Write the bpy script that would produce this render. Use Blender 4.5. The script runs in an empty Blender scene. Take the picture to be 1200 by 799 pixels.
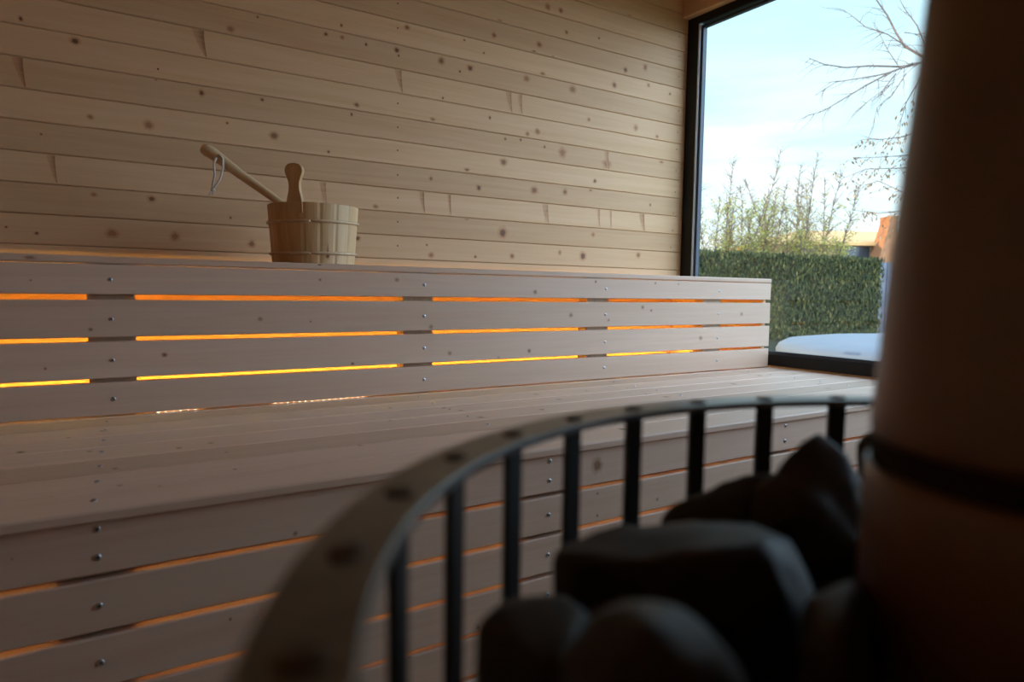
import bpy, math, random
from mathutils import Vector, Matrix
C = bpy.context.scene.collection
S = bpy.context.scene
random.seed(7)
ZC = 0.85                      # lens height above the sauna floor

# ------------------------------------------------------------------ camera
RGT = Vector((0.8416, -0.5399, 0.0147)); UPV = Vector((0.0271, 0.0695, 0.9972)); FWD = Vector((0.5394, 0.8389, -0.0732))
cd = bpy.data.cameras.new('camera'); cam = bpy.data.objects.new('camera', cd); C.objects.link(cam)
cam.matrix_world = Matrix(((RGT.x, UPV.x, -FWD.x, 0), (RGT.y, UPV.y, -FWD.y, 0), (RGT.z, UPV.z, -FWD.z, ZC), (0, 0, 0, 1)))
cd.lens = 24; cd.sensor_width = 36; cd.sensor_fit = 'HORIZONTAL'; cd.clip_start = 0.01; cd.clip_end = 200
cd.dof.use_dof = True; cd.dof.focus_distance = 2.15; cd.dof.aperture_fstop = 24 / 5.6
S.camera = cam

# ------------------------------------------------------------------ exposure
S.view_settings.view_transform = 'Standard'; S.view_settings.look = 'None'
S.view_settings.exposure = 0.0; S.view_settings.gamma = 1.0; S.view_settings.use_curve_mapping = False
S.cycles.use_denoising = True
S.cycles.max_bounces = 8; S.cycles.diffuse_bounces = 5; S.cycles.transparent_max_bounces = 8
S.cycles.sample_clamp_indirect = 6.0

SKY = 1.45                      # overall strength of the sky
SKY_FILL = 5.7                     # strength of the sky glow added on the front-wall side
LED_UP = 56.0; LED_LOW = 26.0
SUN_E = 7.0

def N(nt, kind, **kw):
    n = nt.nodes.new(kind)
    for k, v in kw.items():
        if k in n.inputs.keys() if isinstance(k, str) else False: n.inputs[k].default_value = v
        else: setattr(n, k, v)
    return n

def math_node(nt, op, a, b=None, clamp=False):
    n = nt.nodes.new('ShaderNodeMath'); n.operation = op; n.use_clamp = clamp
    for i, v in enumerate((a, b)):
        if v is None: continue
        if isinstance(v, (int, float)): n.inputs[i].default_value = v
        else: nt.links.new(v, n.inputs[i])
    return n.outputs[0]

def mixc(nt, fac, a, b, blend='MIX'):
    n = nt.nodes.new('ShaderNodeMix'); n.data_type = 'RGBA'; n.blend_type = blend
    for sock, v in ((n.inputs[0], fac), (n.inputs[6], a), (n.inputs[7], b)):
        if isinstance(v, (int, float)): sock.default_value = v
        elif isinstance(v, tuple): sock.default_value = (*v, 1) if len(v) == 3 else v
        else: nt.links.new(v, sock)
    return n.outputs[2]

def ramp(nt, fac, stops):
    n = nt.nodes.new('ShaderNodeValToRGB'); e = n.color_ramp.elements
    while len(e) < len(stops): e.new(0.5)
    for i, (p, c) in enumerate(stops):
        e[i].position = p; e[i].color = (*c, 1) if len(c) == 3 else c
    nt.links.new(fac, n.inputs[0]); return n.outputs[0]

def noise(nt, vec, scale, detail=3.0, rough=0.5, dist=0.0):
    n = nt.nodes.new('ShaderNodeTexNoise'); n.inputs['Scale'].default_value = scale; n.inputs['Detail'].default_value = detail
    n.inputs['Roughness'].default_value = rough; n.inputs['Distortion'].default_value = dist
    nt.links.new(vec, n.inputs['Vector']); return n.outputs[0]

# ------------------------------------------------------------------ sky: clear pale blue with streaks of cloud, whiter to the horizon
w = bpy.data.worlds.new('sky'); S.world = w; w.use_nodes = True; nt = w.node_tree; nt.nodes.clear()
tc = nt.nodes.new('ShaderNodeTexCoord'); sep = nt.nodes.new('ShaderNodeSeparateXYZ'); nt.links.new(tc.outputs['Generated'], sep.inputs[0])
blue = ramp(nt, sep.outputs[2], [(0.0, (0.93, 0.97, 1.0)), (0.08, (0.80, 0.95, 1.0)), (0.22, (0.57, 0.86, 1.0)), (0.5, (0.50, 0.82, 1.0)), (1.0, (0.32, 0.60, 0.95))])
mp = nt.nodes.new('ShaderNodeMapping'); mp.inputs['Scale'].default_value = (1.2, 1.2, 6.0); mp.inputs['Location'].default_value = (0.37, 0.1, 0.2)
mp.inputs['Rotation'].default_value = (0.08, 0.1, 0)
nt.links.new(tc.outputs['Generated'], mp.inputs[0])
cl = noise(nt, mp.outputs[0], 2.3, 6, 0.55, 0.3)
low = math_node(nt, 'SUBTRACT', 1.0, math_node(nt, 'MULTIPLY', sep.outputs[2], 2.6), clamp=True)
cf = math_node(nt, 'MULTIPLY', math_node(nt, 'MULTIPLY', math_node(nt, 'SUBTRACT', cl, 0.46), 5.0, clamp=True), low)
skyc = mixc(nt, cf, blue, (1.05, 1.05, 1.04))
# blue glow added to the sky opposite the hedge to brighten the room
fill_f = math_node(nt, 'MULTIPLY', math_node(nt, 'SUBTRACT', math_node(nt, 'MULTIPLY', sep.outputs[1], -1.0), -0.38), 1.5, clamp=True)
fill_c = mixc(nt, fill_f, (0, 0, 0), (0.52, 0.73, 1.0))
bg = nt.nodes.new('ShaderNodeBackground'); nt.links.new(skyc, bg.inputs[0]); bg.inputs[1].default_value = SKY
bg2 = nt.nodes.new('ShaderNodeBackground'); nt.links.new(fill_c, bg2.inputs[0]); bg2.inputs[1].default_value = SKY_FILL
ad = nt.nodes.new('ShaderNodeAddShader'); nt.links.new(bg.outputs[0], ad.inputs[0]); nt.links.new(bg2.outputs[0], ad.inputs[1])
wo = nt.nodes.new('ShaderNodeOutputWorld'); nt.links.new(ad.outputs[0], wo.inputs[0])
w.cycles.sampling_method = 'MANUAL'; w.cycles.sample_map_resolution = 512

# low warm sun behind the hedge, off to the left of the view
sd = bpy.data.lights.new('sun', 'SUN'); sun = bpy.data.objects.new('sun', sd); C.objects.link(sun)
sd.energy = SUN_E; sd.color = (1.0, 0.74, 0.42); sd.angle = 0.01
sun.rotation_euler = Vector((-0.62, 0.75, 0.16)).to_track_quat('Z', 'Y').to_euler()

# ------------------------------------------------------------------ materials
def new_mat(name):
    m = bpy.data.materials.new(name); m.use_nodes = True; nt = m.node_tree
    return m, nt, nt.nodes['Principled BSDF']

def wood(name, pale, dark, axis='X', rough=0.6, halo=(0.42, 0.15, 0.042), grain=1.0):
    """planed softwood: long grain along an axis, each board its own tone (uv 'board'), knots where uv 'knot' falls below 1"""
    m, nt, b = new_mat(name)
    tc = nt.nodes.new('ShaderNodeTexCoord')
    ub = nt.nodes.new('ShaderNodeUVMap'); ub.uv_map = 'board'; uk = nt.nodes.new('ShaderNodeUVMap'); uk.uv_map = 'knot'
    sb = nt.nodes.new('ShaderNodeSeparateXYZ'); nt.links.new(ub.outputs[0], sb.inputs[0])
    sk = nt.nodes.new('ShaderNodeSeparateXYZ'); nt.links.new(uk.outputs[0], sk.inputs[0])
    mp = nt.nodes.new('ShaderNodeMapping')
    mp.inputs['Scale'].default_value = {'X': (1.1, 26, 26), 'Y': (26, 1.1, 26), 'Z': (26, 26, 1.1)}[axis]
    nt.links.new(tc.outputs['Object'], mp.inputs[0])
    off = nt.nodes.new('ShaderNodeCombineXYZ')
    for i in range(3): nt.links.new(math_node(nt, 'MULTIPLY', sb.outputs[0], (37.0, 91.0, 53.0)[i]), off.inputs[i])
    av = nt.nodes.new('ShaderNodeVectorMath'); av.operation = 'ADD'; nt.links.new(mp.outputs[0], av.inputs[0]); nt.links.new(off.outputs[0], av.inputs[1])
    g1 = noise(nt, av.outputs[0], 1.0, 4, 0.6, 0.9)
    g2 = noise(nt, av.outputs[0], 4.5, 3, 0.6, 0.4)
    g = math_node(nt, 'ADD', math_node(nt, 'MULTIPLY', g1, 0.7), math_node(nt, 'MULTIPLY', g2, 0.3))
    d2 = tuple(p + (q - p) * grain for p, q in zip(pale, dark))
    col = ramp(nt, g, [(0.30, d2), (0.60, pale)])
    tone = math_node(nt, 'ADD', math_node(nt, 'MULTIPLY', sb.outputs[1], 0.26), 0.84)
    cb = nt.nodes.new('ShaderNodeCombineColor')
    nt.links.new(tone, cb.inputs[0]); nt.links.new(math_node(nt, 'POWER', tone, 1.15), cb.inputs[1]); nt.links.new(math_node(nt, 'POWER', tone, 1.4), cb.inputs[2])
    col = mixc(nt, 1.0, col, cb.outputs[0], 'MULTIPLY')
    kr = math_node(nt, 'ADD', sk.outputs[0], math_node(nt, 'MULTIPLY', math_node(nt, 'SUBTRACT', g2, 0.5), 0.35))
    h = math_node(nt, 'MULTIPLY', math_node(nt, 'SUBTRACT', 1.0, kr), 1.5, clamp=True)
    h = math_node(nt, 'MULTIPLY', h, math_node(nt, 'LESS_THAN', sk.outputs[0], 0.999))
    col = mixc(nt, math_node(nt, 'MULTIPLY', h, 0.72), col, halo)
    core = math_node(nt, 'MULTIPLY', math_node(nt, 'SUBTRACT', 0.55, kr), 4.0, clamp=True)
    col = mixc(nt, math_node(nt, 'MULTIPLY', core, sk.outputs[1]), col, (0.15, 0.055, 0.02))
    nt.links.new(col, b.inputs['Base Color']); b.inputs['Roughness'].default_value = rough
    b.inputs['Specular IOR Level'].default_value = 0.35
    bp = nt.nodes.new('ShaderNodeBump'); bp.inputs['Strength'].default_value = 0.15; bp.inputs['Distance'].default_value = 0.002
    nt.links.new(g2, bp.inputs['Height']); nt.links.new(bp.outputs[0], b.inputs['Normal'])
    return m

def plain(name, col, rough=0.6, metal=0.0, var=0.0, vs=8.0, spec=0.5, col2=None):
    m, nt, b = new_mat(name)
    if var or col2:
        tc = nt.nodes.new('ShaderNodeTexCoord'); n = noise(nt, tc.outputs['Object'], vs, 5, 0.6)
        c2 = col2 or tuple(c * (1 - var) for c in col)
        nt.links.new(ramp(nt, n, [(0.38, c2), (0.62, col)]), b.inputs['Base Color'])
    else: b.inputs['Base Color'].default_value = (*col, 1)
    b.inputs['Roughness'].default_value = rough; b.inputs['Metallic'].default_value = metal; b.inputs['Specular IOR Level'].default_value = spec
    return m

def emit(name, col, strength):
    m, nt, b = new_mat(name); b.inputs['Base Color'].default_value = (*col, 1)
    b.inputs['Emission Color'].default_value = (*col, 1); b.inputs['Emission Strength'].default_value = strength
    return m

M = {}
M['wall'] = wood('spruce_cladding', (0.70, 0.43, 0.235), (0.63, 0.36, 0.18))
M['wall_y'] = wood('spruce_cladding_side', (0.70, 0.43, 0.235), (0.63, 0.36, 0.18), 'Y')
M['bench'] = wood('spruce_bench', (0.67, 0.455, 0.335), (0.61, 0.395, 0.28), rough=0.45, halo=(0.30, 0.15, 0.075))
M['post'] = wood('spruce_post', (0.60, 0.42, 0.28), (0.50, 0.32, 0.19), 'Z')
M['stave'] = wood('pine_stave', (0.74, 0.49, 0.265), (0.62, 0.36, 0.155), 'Z', 0.5, grain=1.3)
M['ladle'] = wood('aspen_turned', (0.72, 0.50, 0.29), (0.64, 0.42, 0.22), 'X', 0.5)
M['hoop'] = plain('pale_willow_hoop', (0.70, 0.48, 0.28), 0.5, var=0.2, vs=40)
M['cord'] = plain('white_cotton_cord', (0.72, 0.66, 0.58), 0.9)
M['screw'] = plain('zinc_screw', (0.62, 0.63, 0.66), 0.3, 1.0)
M['recess'] = plain('screw_recess', (0.03, 0.03, 0.035), 0.6)
M['frame'] = plain('black_anodised_frame', (0.006, 0.006, 0.007), 0.45, spec=0.3)
M['bead'] = plain('aluminium_bead', (0.75, 0.80, 0.86), 0.35, 0.6)
M['gasket'] = plain('grey_gasket', (0.03, 0.042, 0.07), 0.5)
M['iron'] = plain('bare_steel', (0.18, 0.175, 0.175), 0.36, 0.9, col2=(0.10, 0.095, 0.09), vs=14)
M['rust'] = plain('rusty_weld', (0.10, 0.045, 0.02), 0.8, 0.2, var=0.5, vs=90)
M['bar'] = plain('blackened_steel_bar', (0.016, 0.015, 0.015), 0.55, 0.3)
M['soot'] = plain('sooty_steel', (0.02, 0.018, 0.017), 0.7, 0.3)
M['flue'] = plain('brown_flue_enamel', (0.17, 0.076, 0.036), 0.4, 0.0, col2=(0.13, 0.058, 0.027), vs=5)
M['stone'] = plain('olivine_stone', (0.034, 0.022, 0.0135), 0.6, 0.0, col2=(0.013, 0.0085, 0.0055), vs=22, spec=0.3)
M['joint'] = plain('dark_joint_cord', (0.022, 0.012, 0.008), 0.85, spec=0.15)
M['floor'] = wood('floor_boards', (0.42, 0.29, 0.19), (0.30, 0.20, 0.12))
M['led'] = emit('amber_led', (1.0, 0.63, 0.085), LED_UP)
M['led_low'] = emit('amber_led_lower', (1.0, 0.46, 0.10), LED_LOW)
M['diode'] = emit('warm_diode', (1.0, 0.86, 0.62), 20.0)
M['strip'] = plain('led_tape', (0.7, 0.62, 0.5), 0.5)
M['outer'] = plain('dark_cladding', (0.05, 0.045, 0.04), 0.7)

# clear pane: mirror-like by Fresnel, otherwise see-through
m, nt, b = new_mat('clear_glass'); nt.nodes.remove(b)
ge = nt.nodes.new('ShaderNodeNewGeometry'); dt = nt.nodes.new('ShaderNodeVectorMath'); dt.operation = 'DOT_PRODUCT'
nt.links.new(ge.outputs['Normal'], dt.inputs[0]); nt.links.new(ge.outputs['Incoming'], dt.inputs[1])
ca = math_node(nt, 'SUBTRACT', 1.0, math_node(nt, 'ABSOLUTE', dt.outputs['Value']), clamp=True)
refl = math_node(nt, 'ADD', 0.07, math_node(nt, 'MULTIPLY', math_node(nt, 'POWER', ca, 5.0), 0.93))
tr = nt.nodes.new('ShaderNodeBsdfTransparent'); tr.inputs[0].default_value = (0.95, 0.98, 0.97, 1)
gl = nt.nodes.new('ShaderNodeBsdfGlossy'); gl.inputs['Roughness'].default_value = 0.0
mx = nt.nodes.new('ShaderNodeMixShader'); nt.links.new(refl, mx.inputs[0]); nt.links.new(tr.outputs[0], mx.inputs[1]); nt.links.new(gl.outputs[0], mx.inputs[2])
nt.links.new(mx.outputs[0], nt.nodes['Material Output'].inputs[0]); M['glass'] = m

# ------------------------------------------------------------------ mesh builder
class MB:
    def __init__(s): s.v = []; s.f = []; s.kn = []; s.bd = []; s.mi = []; s.sm = []
    def face(s, idx, kn=None, bd=(0, .5), mi=0, sm=False):
        s.f.append(tuple(idx)); s.kn.append(kn or [(1.0, 0.0)] * len(idx)); s.bd.append(bd); s.mi.append(mi); s.sm.append(sm)
    def pts(s, ps):
        a = len(s.v); s.v += [tuple(p) for p in ps]; return list(range(a, a + len(ps)))
    def loft(s, rings, bd=(0, .5), mi=0, sm=False, cap=True, closed=True):
        R = [s.pts(r) for r in rings]; n = len(R[0])
        for a, b2 in zip(R, R[1:]):
            for i in range(n if closed else n - 1):
                j = (i + 1) % n; s.face((a[i], a[j], b2[j], b2[i]), bd=bd, mi=mi, sm=sm)
        if cap: s.face(R[0][::-1], bd=bd, mi=mi); s.face(R[-1], bd=bd, mi=mi)
        return R
    def box(s, x0, x1, y0, y1, z0, z1, bd=(0, .5), mi=0):
        s.loft([[(x0, y0, z0), (x1, y0, z0), (x1, y1, z0), (x0, y1, z0)], [(x0, y0, z1), (x1, y0, z1), (x1, y1, z1), (x0, y1, z1)]], bd, mi)
    def board(s, a0, a1, y0, y1, z0, z1, ch=0.002, bd=None, axis='X', mi=0):
        """board with eased long edges, running along X or Y"""
        bd = bd or (random.random(), random.random()); c = ch
        pr = [(y0 + c, z0), (y1 - c, z0), (y1, z0 + c), (y1, z1 - c), (y1 - c, z1), (y0 + c, z1), (y0, z1 - c), (y0, z0 + c)]
        if axis == 'X': s.loft([[(a, p, q) for p, q in pr] for a in (a0, a1)], bd, mi)
        else: s.loft([[(p, a, q) for p, q in pr] for a in (a1, a0)], bd, mi)
        return bd
    def inlay(s, c, U, V, ru, rv, bd, core=1.0, n=14, wob=0.12, flat=None):
        """knot: a shallow ellipse set in the face of a board; the material draws it from the knot uv"""
        c = Vector(c); U = Vector(U); V = Vector(V)
        ring = []
        for i in range(n):
            t = 2 * math.pi * i / n; k = 1 + random.uniform(-wob, wob); ring.append(c + U * (ru * k * math.cos(t)) + V * (rv * k * math.sin(t)))
        ci = s.pts([c])[0]; r = s.pts(ring)
        for i in range(n):
            kn = [(0.0, core), (1.0, core), (1.0, core)] if flat is None else [(flat, core)] * 3
            s.face((ci, r[i], r[(i + 1) % n]), kn, bd)
    def poly(s, ps, bd, flat, core=0.0): s.face(s.pts(ps), [((flat if isinstance(flat, float) else flat[i]), core) for i in range(len(ps))], bd)
    def tube(s, path, rad, n=8, bd=(0, .5), mi=0, sm=True, cap=True):
        path = [Vector(p) for p in path]; rings = []; up = None
        for i, p in enumerate(path):
            d = (path[min(i + 1, len(path) - 1)] - path[max(i - 1, 0)]).normalized()
            if up is None: up = d.orthogonal().normalized()
            up = (up - d * up.dot(d)).normalized(); sd = d.cross(up)
            r = rad[i] if isinstance(rad, (list, tuple)) else rad
            rings.append([p + (up * math.cos(2 * math.pi * k / n) + sd * math.sin(2 * math.pi * k / n)) * r for k in range(n)])
        s.loft(rings, bd, mi, sm, cap)
    def lathe(s, prof, c=(0, 0), n=48, bd=(0, .5), mi=0, sm=True, cap=True):
        s.loft([[(c[0] + r * math.cos(2 * math.pi * k / n), c[1] + r * math.sin(2 * math.pi * k / n), z) for k in range(n)] for r, z in prof], bd, mi, sm, cap)
    def build(s, name, mats, parent=None, **props):
        me = bpy.data.meshes.new(name); me.from_pydata(s.v, [], s.f)
        u1 = me.uv_layers.new(name='board'); u2 = me.uv_layers.new(name='knot')
        k = 0
        for f, kn, bd in zip(s.f, s.kn, s.bd):
            for j in range(len(f)): u1.data[k].uv = bd; u2.data[k].uv = kn[j]; k += 1
        me.polygons.foreach_set('material_index', s.mi); me.polygons.foreach_set('use_smooth', s.sm)
        for mm in (mats if isinstance(mats, (list, tuple)) else [mats]): me.materials.append(mm)
        me.update(); o = bpy.data.objects.new(name, me); C.objects.link(o)
        if parent: o.parent = parent; o.matrix_parent_inverse = Matrix.Identity(4)
        for kk, vv in props.items(): o[kk] = vv
        return o

def thing(name, label, cat, loc=(0, 0, 0), group=None):
    o = bpy.data.objects.new(name, None); C.objects.link(o); o.location = loc; o['label'] = label; o['category'] = cat
    o.empty_display_size = 0.05
    if group: o['group'] = group
    return o
def tag(o, label, cat, group=None):
    o['label'] = label; o['category'] = cat
    if group: o['group'] = group
    return o
def under(o, parent):
    """parent while keeping world place (the parents carry a location only)"""
    o.parent = parent
    p = parent; off = Vector((0, 0, 0))
    while p: off += p.location; p = p.parent
    o.location = o.location - off
    return o
def dup(o, parent, loc):
    c = o.copy(); C.objects.link(c); c.parent = parent; c.location = loc; return c
def spot(px, py, Y=None, w=None, X=None):
    d = RGT * ((px - 600) / 800) - UPV * ((py - 399.5) / 800) + FWD
    k = w if w else (Y / d.y if Y else X / d.x)
    return d * k + Vector((0, 0, ZC))

WALL_KNOTS=[(0.025,0.702,0.016),(-0.102,0.737,0.008),(0.449,0.826,0.015),(-0.008,0.631,0.005),(0.128,0.637,0.006),(0.146,0.638,0.006),(0.232,0.628,0.006),(0.36,0.61,0.012),(0.057,0.492,0.011),(0.209,0.489,0.017),(0.435,0.528,0.006),(-0.064,0.426,0.005),(0.06,0.267,0.011),(0.213,0.267,0.017),(0.441,0.225,0.006),(-0.153,0.158,0.005),(-0.083,0.145,0.008),(0.104,0.156,0.02),(0.275,0.155,0.018),(0.506,0.143,0.016),(0.815,0.916,0.007),(0.534,0.882,0.006),(0.687,0.894,0.006),(0.76,0.875,0.01),(0.818,0.876,0.01),(0.905,0.87,0.007),(1.023,0.872,0.014),(1.03,0.855,0.007),(1.063,0.963,0.014),(1.204,0.87,0.018),(1.33,0.865,0.018),(1.285,0.844,0.007),(1.25,1.066,0.018),(1.464,1.075,0.015),(1.437,1.013,0.015),(1.303,0.966,0.007),(1.391,0.935,0.007),(0.545,0.619,0.009),(0.87,0.653,0.013),(0.851,0.617,0.007),(1.17,0.646,0.014),(1.422,0.689,0.008),(1.044,0.634,0.007),(1.212,0.732,0.007),(1.391,0.631,0.011),(1.496,0.615,0.008),(1.489,0.522,0.023),(1.32,0.473,0.015),(0.582,0.507,0.019),(0.767,0.476,0.007),(1.696,1.181,0.016),(1.763,1.182,0.016),(1.796,1.099,0.012),(1.974,1.111,0.008),(2.149,1.248,0.017),(1.656,1.021,0.019),(1.631,0.989,0.016),(1.841,0.983,0.012),(2.132,1.004,0.017),(2.252,1.038,0.017),(2.276,0.961,0.013),(1.676,0.907,0.016),(1.595,0.872,0.019),(1.834,0.868,0.024),(2.415,0.945,0.009),(1.727,0.987,0.008),(1.604,0.65,0.012),(1.655,0.667,0.016),(1.692,0.608,0.008),(1.571,0.621,0.008),(1.786,0.595,0.024),(2.036,0.576,0.03),(1.164,0.424,0.011),(1.375,0.408,0.015),(0.941,0.3,0.014),(1.322,0.28,0.015),(1.49,0.236,0.027),(1.148,0.171,0.007),(1.166,0.133,0.014),(0.872,0.182,0.017),(1.362,0.134,0.008),(1.643,0.423,0.024),(1.804,0.43,0.016),(1.946,0.45,0.012),(1.969,0.493,0.013),(2.309,0.415,0.009),(1.966,0.256,0.013),(1.911,0.159,0.021),(2.242,0.176,0.018),(1.783,0.169,0.012),(1.537,0.144,0.016),(2.069,0.926,0.017),(2.204,0.757,0.017),(1.927,0.755,0.012),(2.373,0.621,0.018),(2.34,0.736,0.013)]
WALL_NAILS=[(1.026,1.039),(1.026,0.952),(1.027,0.683),(1.027,0.597),(1.027,0.513),(1.027,0.423),(1.028,0.339),(1.028,0.251),(1.028,0.162),(0.238,0.662),(2.466,1.22),(2.47,1.129),(2.468,1.034),(2.476,0.875),(2.474,0.774),(2.472,0.693),(2.471,0.591),(2.47,0.489),(2.463,0.387),(2.461,0.304),(2.453,0.222)]
WALL_SPIKES=[(0.36,0.779,0.032,0.043),(-0.108,0.566,0.023,0.024),(1.033,0.771,0.026,0.044),(1.514,0.77,0.025,0.049),(1.568,0.755,0.017,0.042),(-0.039,0.314,0.018,0.02),(1.129,0.338,0.019,0.039),(1.245,0.341,0.012,0.04),(1.707,0.332,0.026,0.04),(1.997,0.368,0.014,0.034),(2.068,0.358,0.009,0.031),(2.263,0.336,0.029,0.04),(2.036,0.576,0.023,0.031),(0.751,0.336,0.018,0.036)]
UP_KNOTS=[(-0.078,0.008,0.004),(0.566,0.022,0.007),(0.79,0.027,0.012),(1.277,-0.002,0.014),(1.532,0.036,0.009),(1.817,0.036,0.009),(0.409,-0.083,0.011),(0.032,-0.103,0.008),(0.54,-0.091,0.005),(0.9,-0.111,0.013),(1.427,-0.079,0.015),(1.757,-0.053,0.013),(1.8,-0.065,0.009),(2.308,-0.081,0.014),(1.595,-0.098,0.009),(0.184,-0.168,0.012),(-0.057,-0.19,0.006),(0.657,-0.211,0.01),(0.964,-0.193,0.013),(1.139,-0.213,0.008),(1.257,-0.196,0.014),(2.07,-0.174,0.017),(1.938,0.035,0.006)]
LOW_KNOTS=[(0.291,-0.395,0.006),(0.919,-0.363,0.022),(1.315,-0.407,0.019),(-0.077,-0.362,0.002),(0.798,-0.497,0.01),(0.922,-0.472,0.005),(0.191,-0.512,0.004),(0.633,-0.641,0.007),(0.492,-0.66,0.005),(1.096,-0.464,0.006),(0.921,-0.424,0.004)]
SEAT_KNOTS=[(-0.089,1.53,0.013),(-0.016,1.631,0.007),(0.018,1.478,0.008),(0.045,1.675,0.009),(0.052,1.318,0.009),(0.053,1.201,0.007),(0.163,1.429,0.01),(0.222,1.446,0.01),(0.234,1.35,0.006),(0.105,1.166,0.005),(0.224,1.215,0.006),(0.385,1.51,0.009),(0.381,1.395,0.007),(0.471,1.283,0.01),(0.489,1.184,0.005),(0.69,1.658,0.009),(0.622,1.495,0.008),(0.813,1.592,0.011),(0.835,1.538,0.011),(0.832,1.431,0.015),(1.24,1.847,0.014),(1.167,1.677,0.013),(1.276,1.721,0.011),(1.35,1.663,0.011),(1.029,1.45,0.013),(1.171,1.566,0.012),(1.47,1.522,0.013),(1.608,1.969,0.013),(2.015,1.955,0.021),(1.915,1.556,0.018),(1.506,1.647,0.008),(1.487,1.456,0.015),(1.405,1.25,0.021),(1.044,1.152,0.017),(2.209,1.676,0.016),(2.194,1.416,0.018),(2.12,1.337,0.014),(2.385,1.651,0.013)]
# ================================================================== the room
XL, XR, YF, YB, ZT = -1.15, 2.523, -1.0, 2.4, 2.31      # left wall, window wall, front wall, back wall, ceiling
fl = MB()
for i in range(28): fl.board(XL - .1, XR + .1, YF - .1 + i * .128, YF - .1 + i * .128 + .126, -0.03, 0.0)
fl.build('floor', M['floor'], kind='structure')

PITCH = 0.0868; Z0 = ZC + 0.113 - PITCH * 11
def clad(mb, x0, x1, face, knots=(), nails=(), spikes=()):
    tones = {}
    k = 0
    while Z0 + k * PITCH < ZT + .02:
        z0 = Z0 + k * PITCH; tones[k] = mb.board(x0, x1, face, face + .018, z0 + .0006, z0 + PITCH - .0006, ch=.0028); k += 1
    for x, z, r in knots:
        bd = tones[int((z + ZC - Z0) / PITCH)]; e = random.uniform(.75, 1.15); core = .9 if r < .01 else random.choice((.3, .6, .9)); r *= 1.5
        lo = Z0 + int((z + ZC - Z0) / PITCH) * PITCH
        rv = min(r * e * .8, z + ZC - lo - .003, lo + PITCH - .003 - z - ZC)
        if rv > .002: mb.inlay((x, face - .0003, z + ZC), (1, 0, 0), (0, 0, 1), r * .75, rv, bd, core)
    for x, z in nails:
        bd = tones[int((z + ZC - Z0) / PITCH)]; mb.inlay((x, face - .0005, z + ZC), (1, 0, 0), (0, 0, 1), .0032, .0032, bd, 1.0, 8, 0, flat=0.1)
    for x, z, a, b in spikes:
        k = int((z + ZC - Z0) / PITCH); bd = tones[k]; lo = Z0 + k * PITCH + .004; hi = lo + PITCH - .008
        y = face - .0009; q = random.uniform(.25, .45); n = 6; L_, R_ = [], []
        for i in range(n + 1):          # a spike knot sawn lengthways: wide at one edge, curling to a point, dark down one side
            t = i / n; c = x - a * .1 + a * (.55 * t ** 1.5); hw_ = a * (.62 * (1 - t) ** .8 + .06)
            L_.append((c - hw_, y, hi + (lo - hi) * t)); R_.append((c + hw_ * .55 + a * .05, y, hi + (lo - hi) * t))
        for i in range(n): mb.poly([L_[i], L_[i + 1], R_[i + 1], R_[i]], bd, [.72, .72, q, q], .6)
mb = MB(); clad(mb, XL, XR, YB, WALL_KNOTS, WALL_NAILS, WALL_SPIKES); mb.build('wall_back', M['wall'], kind='structure')
mb = MB(); mb.box(XL - .1, XR + .08, YB + .02, YB + .12, -.05, ZT + .08); mb.build('wall_back_outer', M['outer'], kind='structure')

def clad_y(name, y0, y1, x, sgn, zlo, zhi):
    mb = MB(); k = 0
    while Z0 + k * PITCH < zhi:
        a = max(Z0 + k * PITCH + .0006, zlo); b = min(Z0 + (k + 1) * PITCH - .0006, zhi); k += 1
        if b - a < .01: continue
        mb.board(y0, y1, min(x, x + sgn * .018), max(x, x + sgn * .018), a, b, ch=.0028, axis='Y')
    return mb
mb = clad_y('wall_left', YF, YB, XL, -1, 0, ZT); mb.box(XL - .1, XL - .02, YF, YB, 0, ZT, mi=1)
mb.build('wall_left', [M['wall_y'], M['outer']], kind='structure')
# wall behind the lens
mb = MB(); k = 0
while Z0 + k * PITCH < ZT:
    mb.board(XL, XR, YF - .018, YF, Z0 + k * PITCH + .0006, min(ZT, Z0 + (k + 1) * PITCH - .0006)); k += 1
mb.box(XL - .1, XR + .08, YF - .1, YF - .02, -.05, ZT + .08, mi=1)
mb.build('wall_front', [M['wall'], M['outer']], kind='structure')
# ceiling boards run towards the window
mb = MB()
for i in range(40):
    y = YF + i * PITCH
    if y < YB: mb.board(XL, XR, y + .0006, min(YB, y + PITCH - .0006), ZT, ZT + .018)
mb.box(XL - .1, XR + .08, YF - .1, YB + .12, ZT + .02, ZT + .1, mi=1)
mb.build('ceiling', [M['wall'], M['outer']], kind='structure')
# window wall: boards under the pane, a deep header over it, a narrow pier at the front
WZ0, WZ1, WY0, WY1 = ZC - .303, ZC + 1.307, -0.35, YB
mb = clad_y('wall_right', YF, YB, XR, 1, 0, WZ0)
for y0, y1, a, b in ((YF, WY0, WZ0, WZ1),): mb.board(a, b, 0, 0, 0, 0) if False else None
k = 0
while WZ0 + k * PITCH < WZ1:
    mb.board(YF, WY0, XR, XR + .018, WZ0 + k * PITCH + .0006, min(WZ1, WZ0 + (k + 1) * PITCH - .0006), ch=.0028, axis='Y'); k += 1
mb.box(XR + .019, XR + .08, YF, WY0, -.05, ZT, mi=1); mb.box(XR + .019, XR + .08, YF, YB, -.05, WZ0, mi=1)
mb.build('wall_right', [M['wall_y'], M['outer']], kind='structure')
mb = MB(); hx = XR - .036
mb.board(YF, YB, hx, XR + .08, WZ1 + .001, WZ1 + .086, axis='Y', ch=.003); mb.board(YF, YB, hx, XR + .08, WZ1 + .0868, ZT - .001, axis='Y', ch=.003)
mb.build('trim_1', M['wall_y'], kind='structure')

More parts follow.
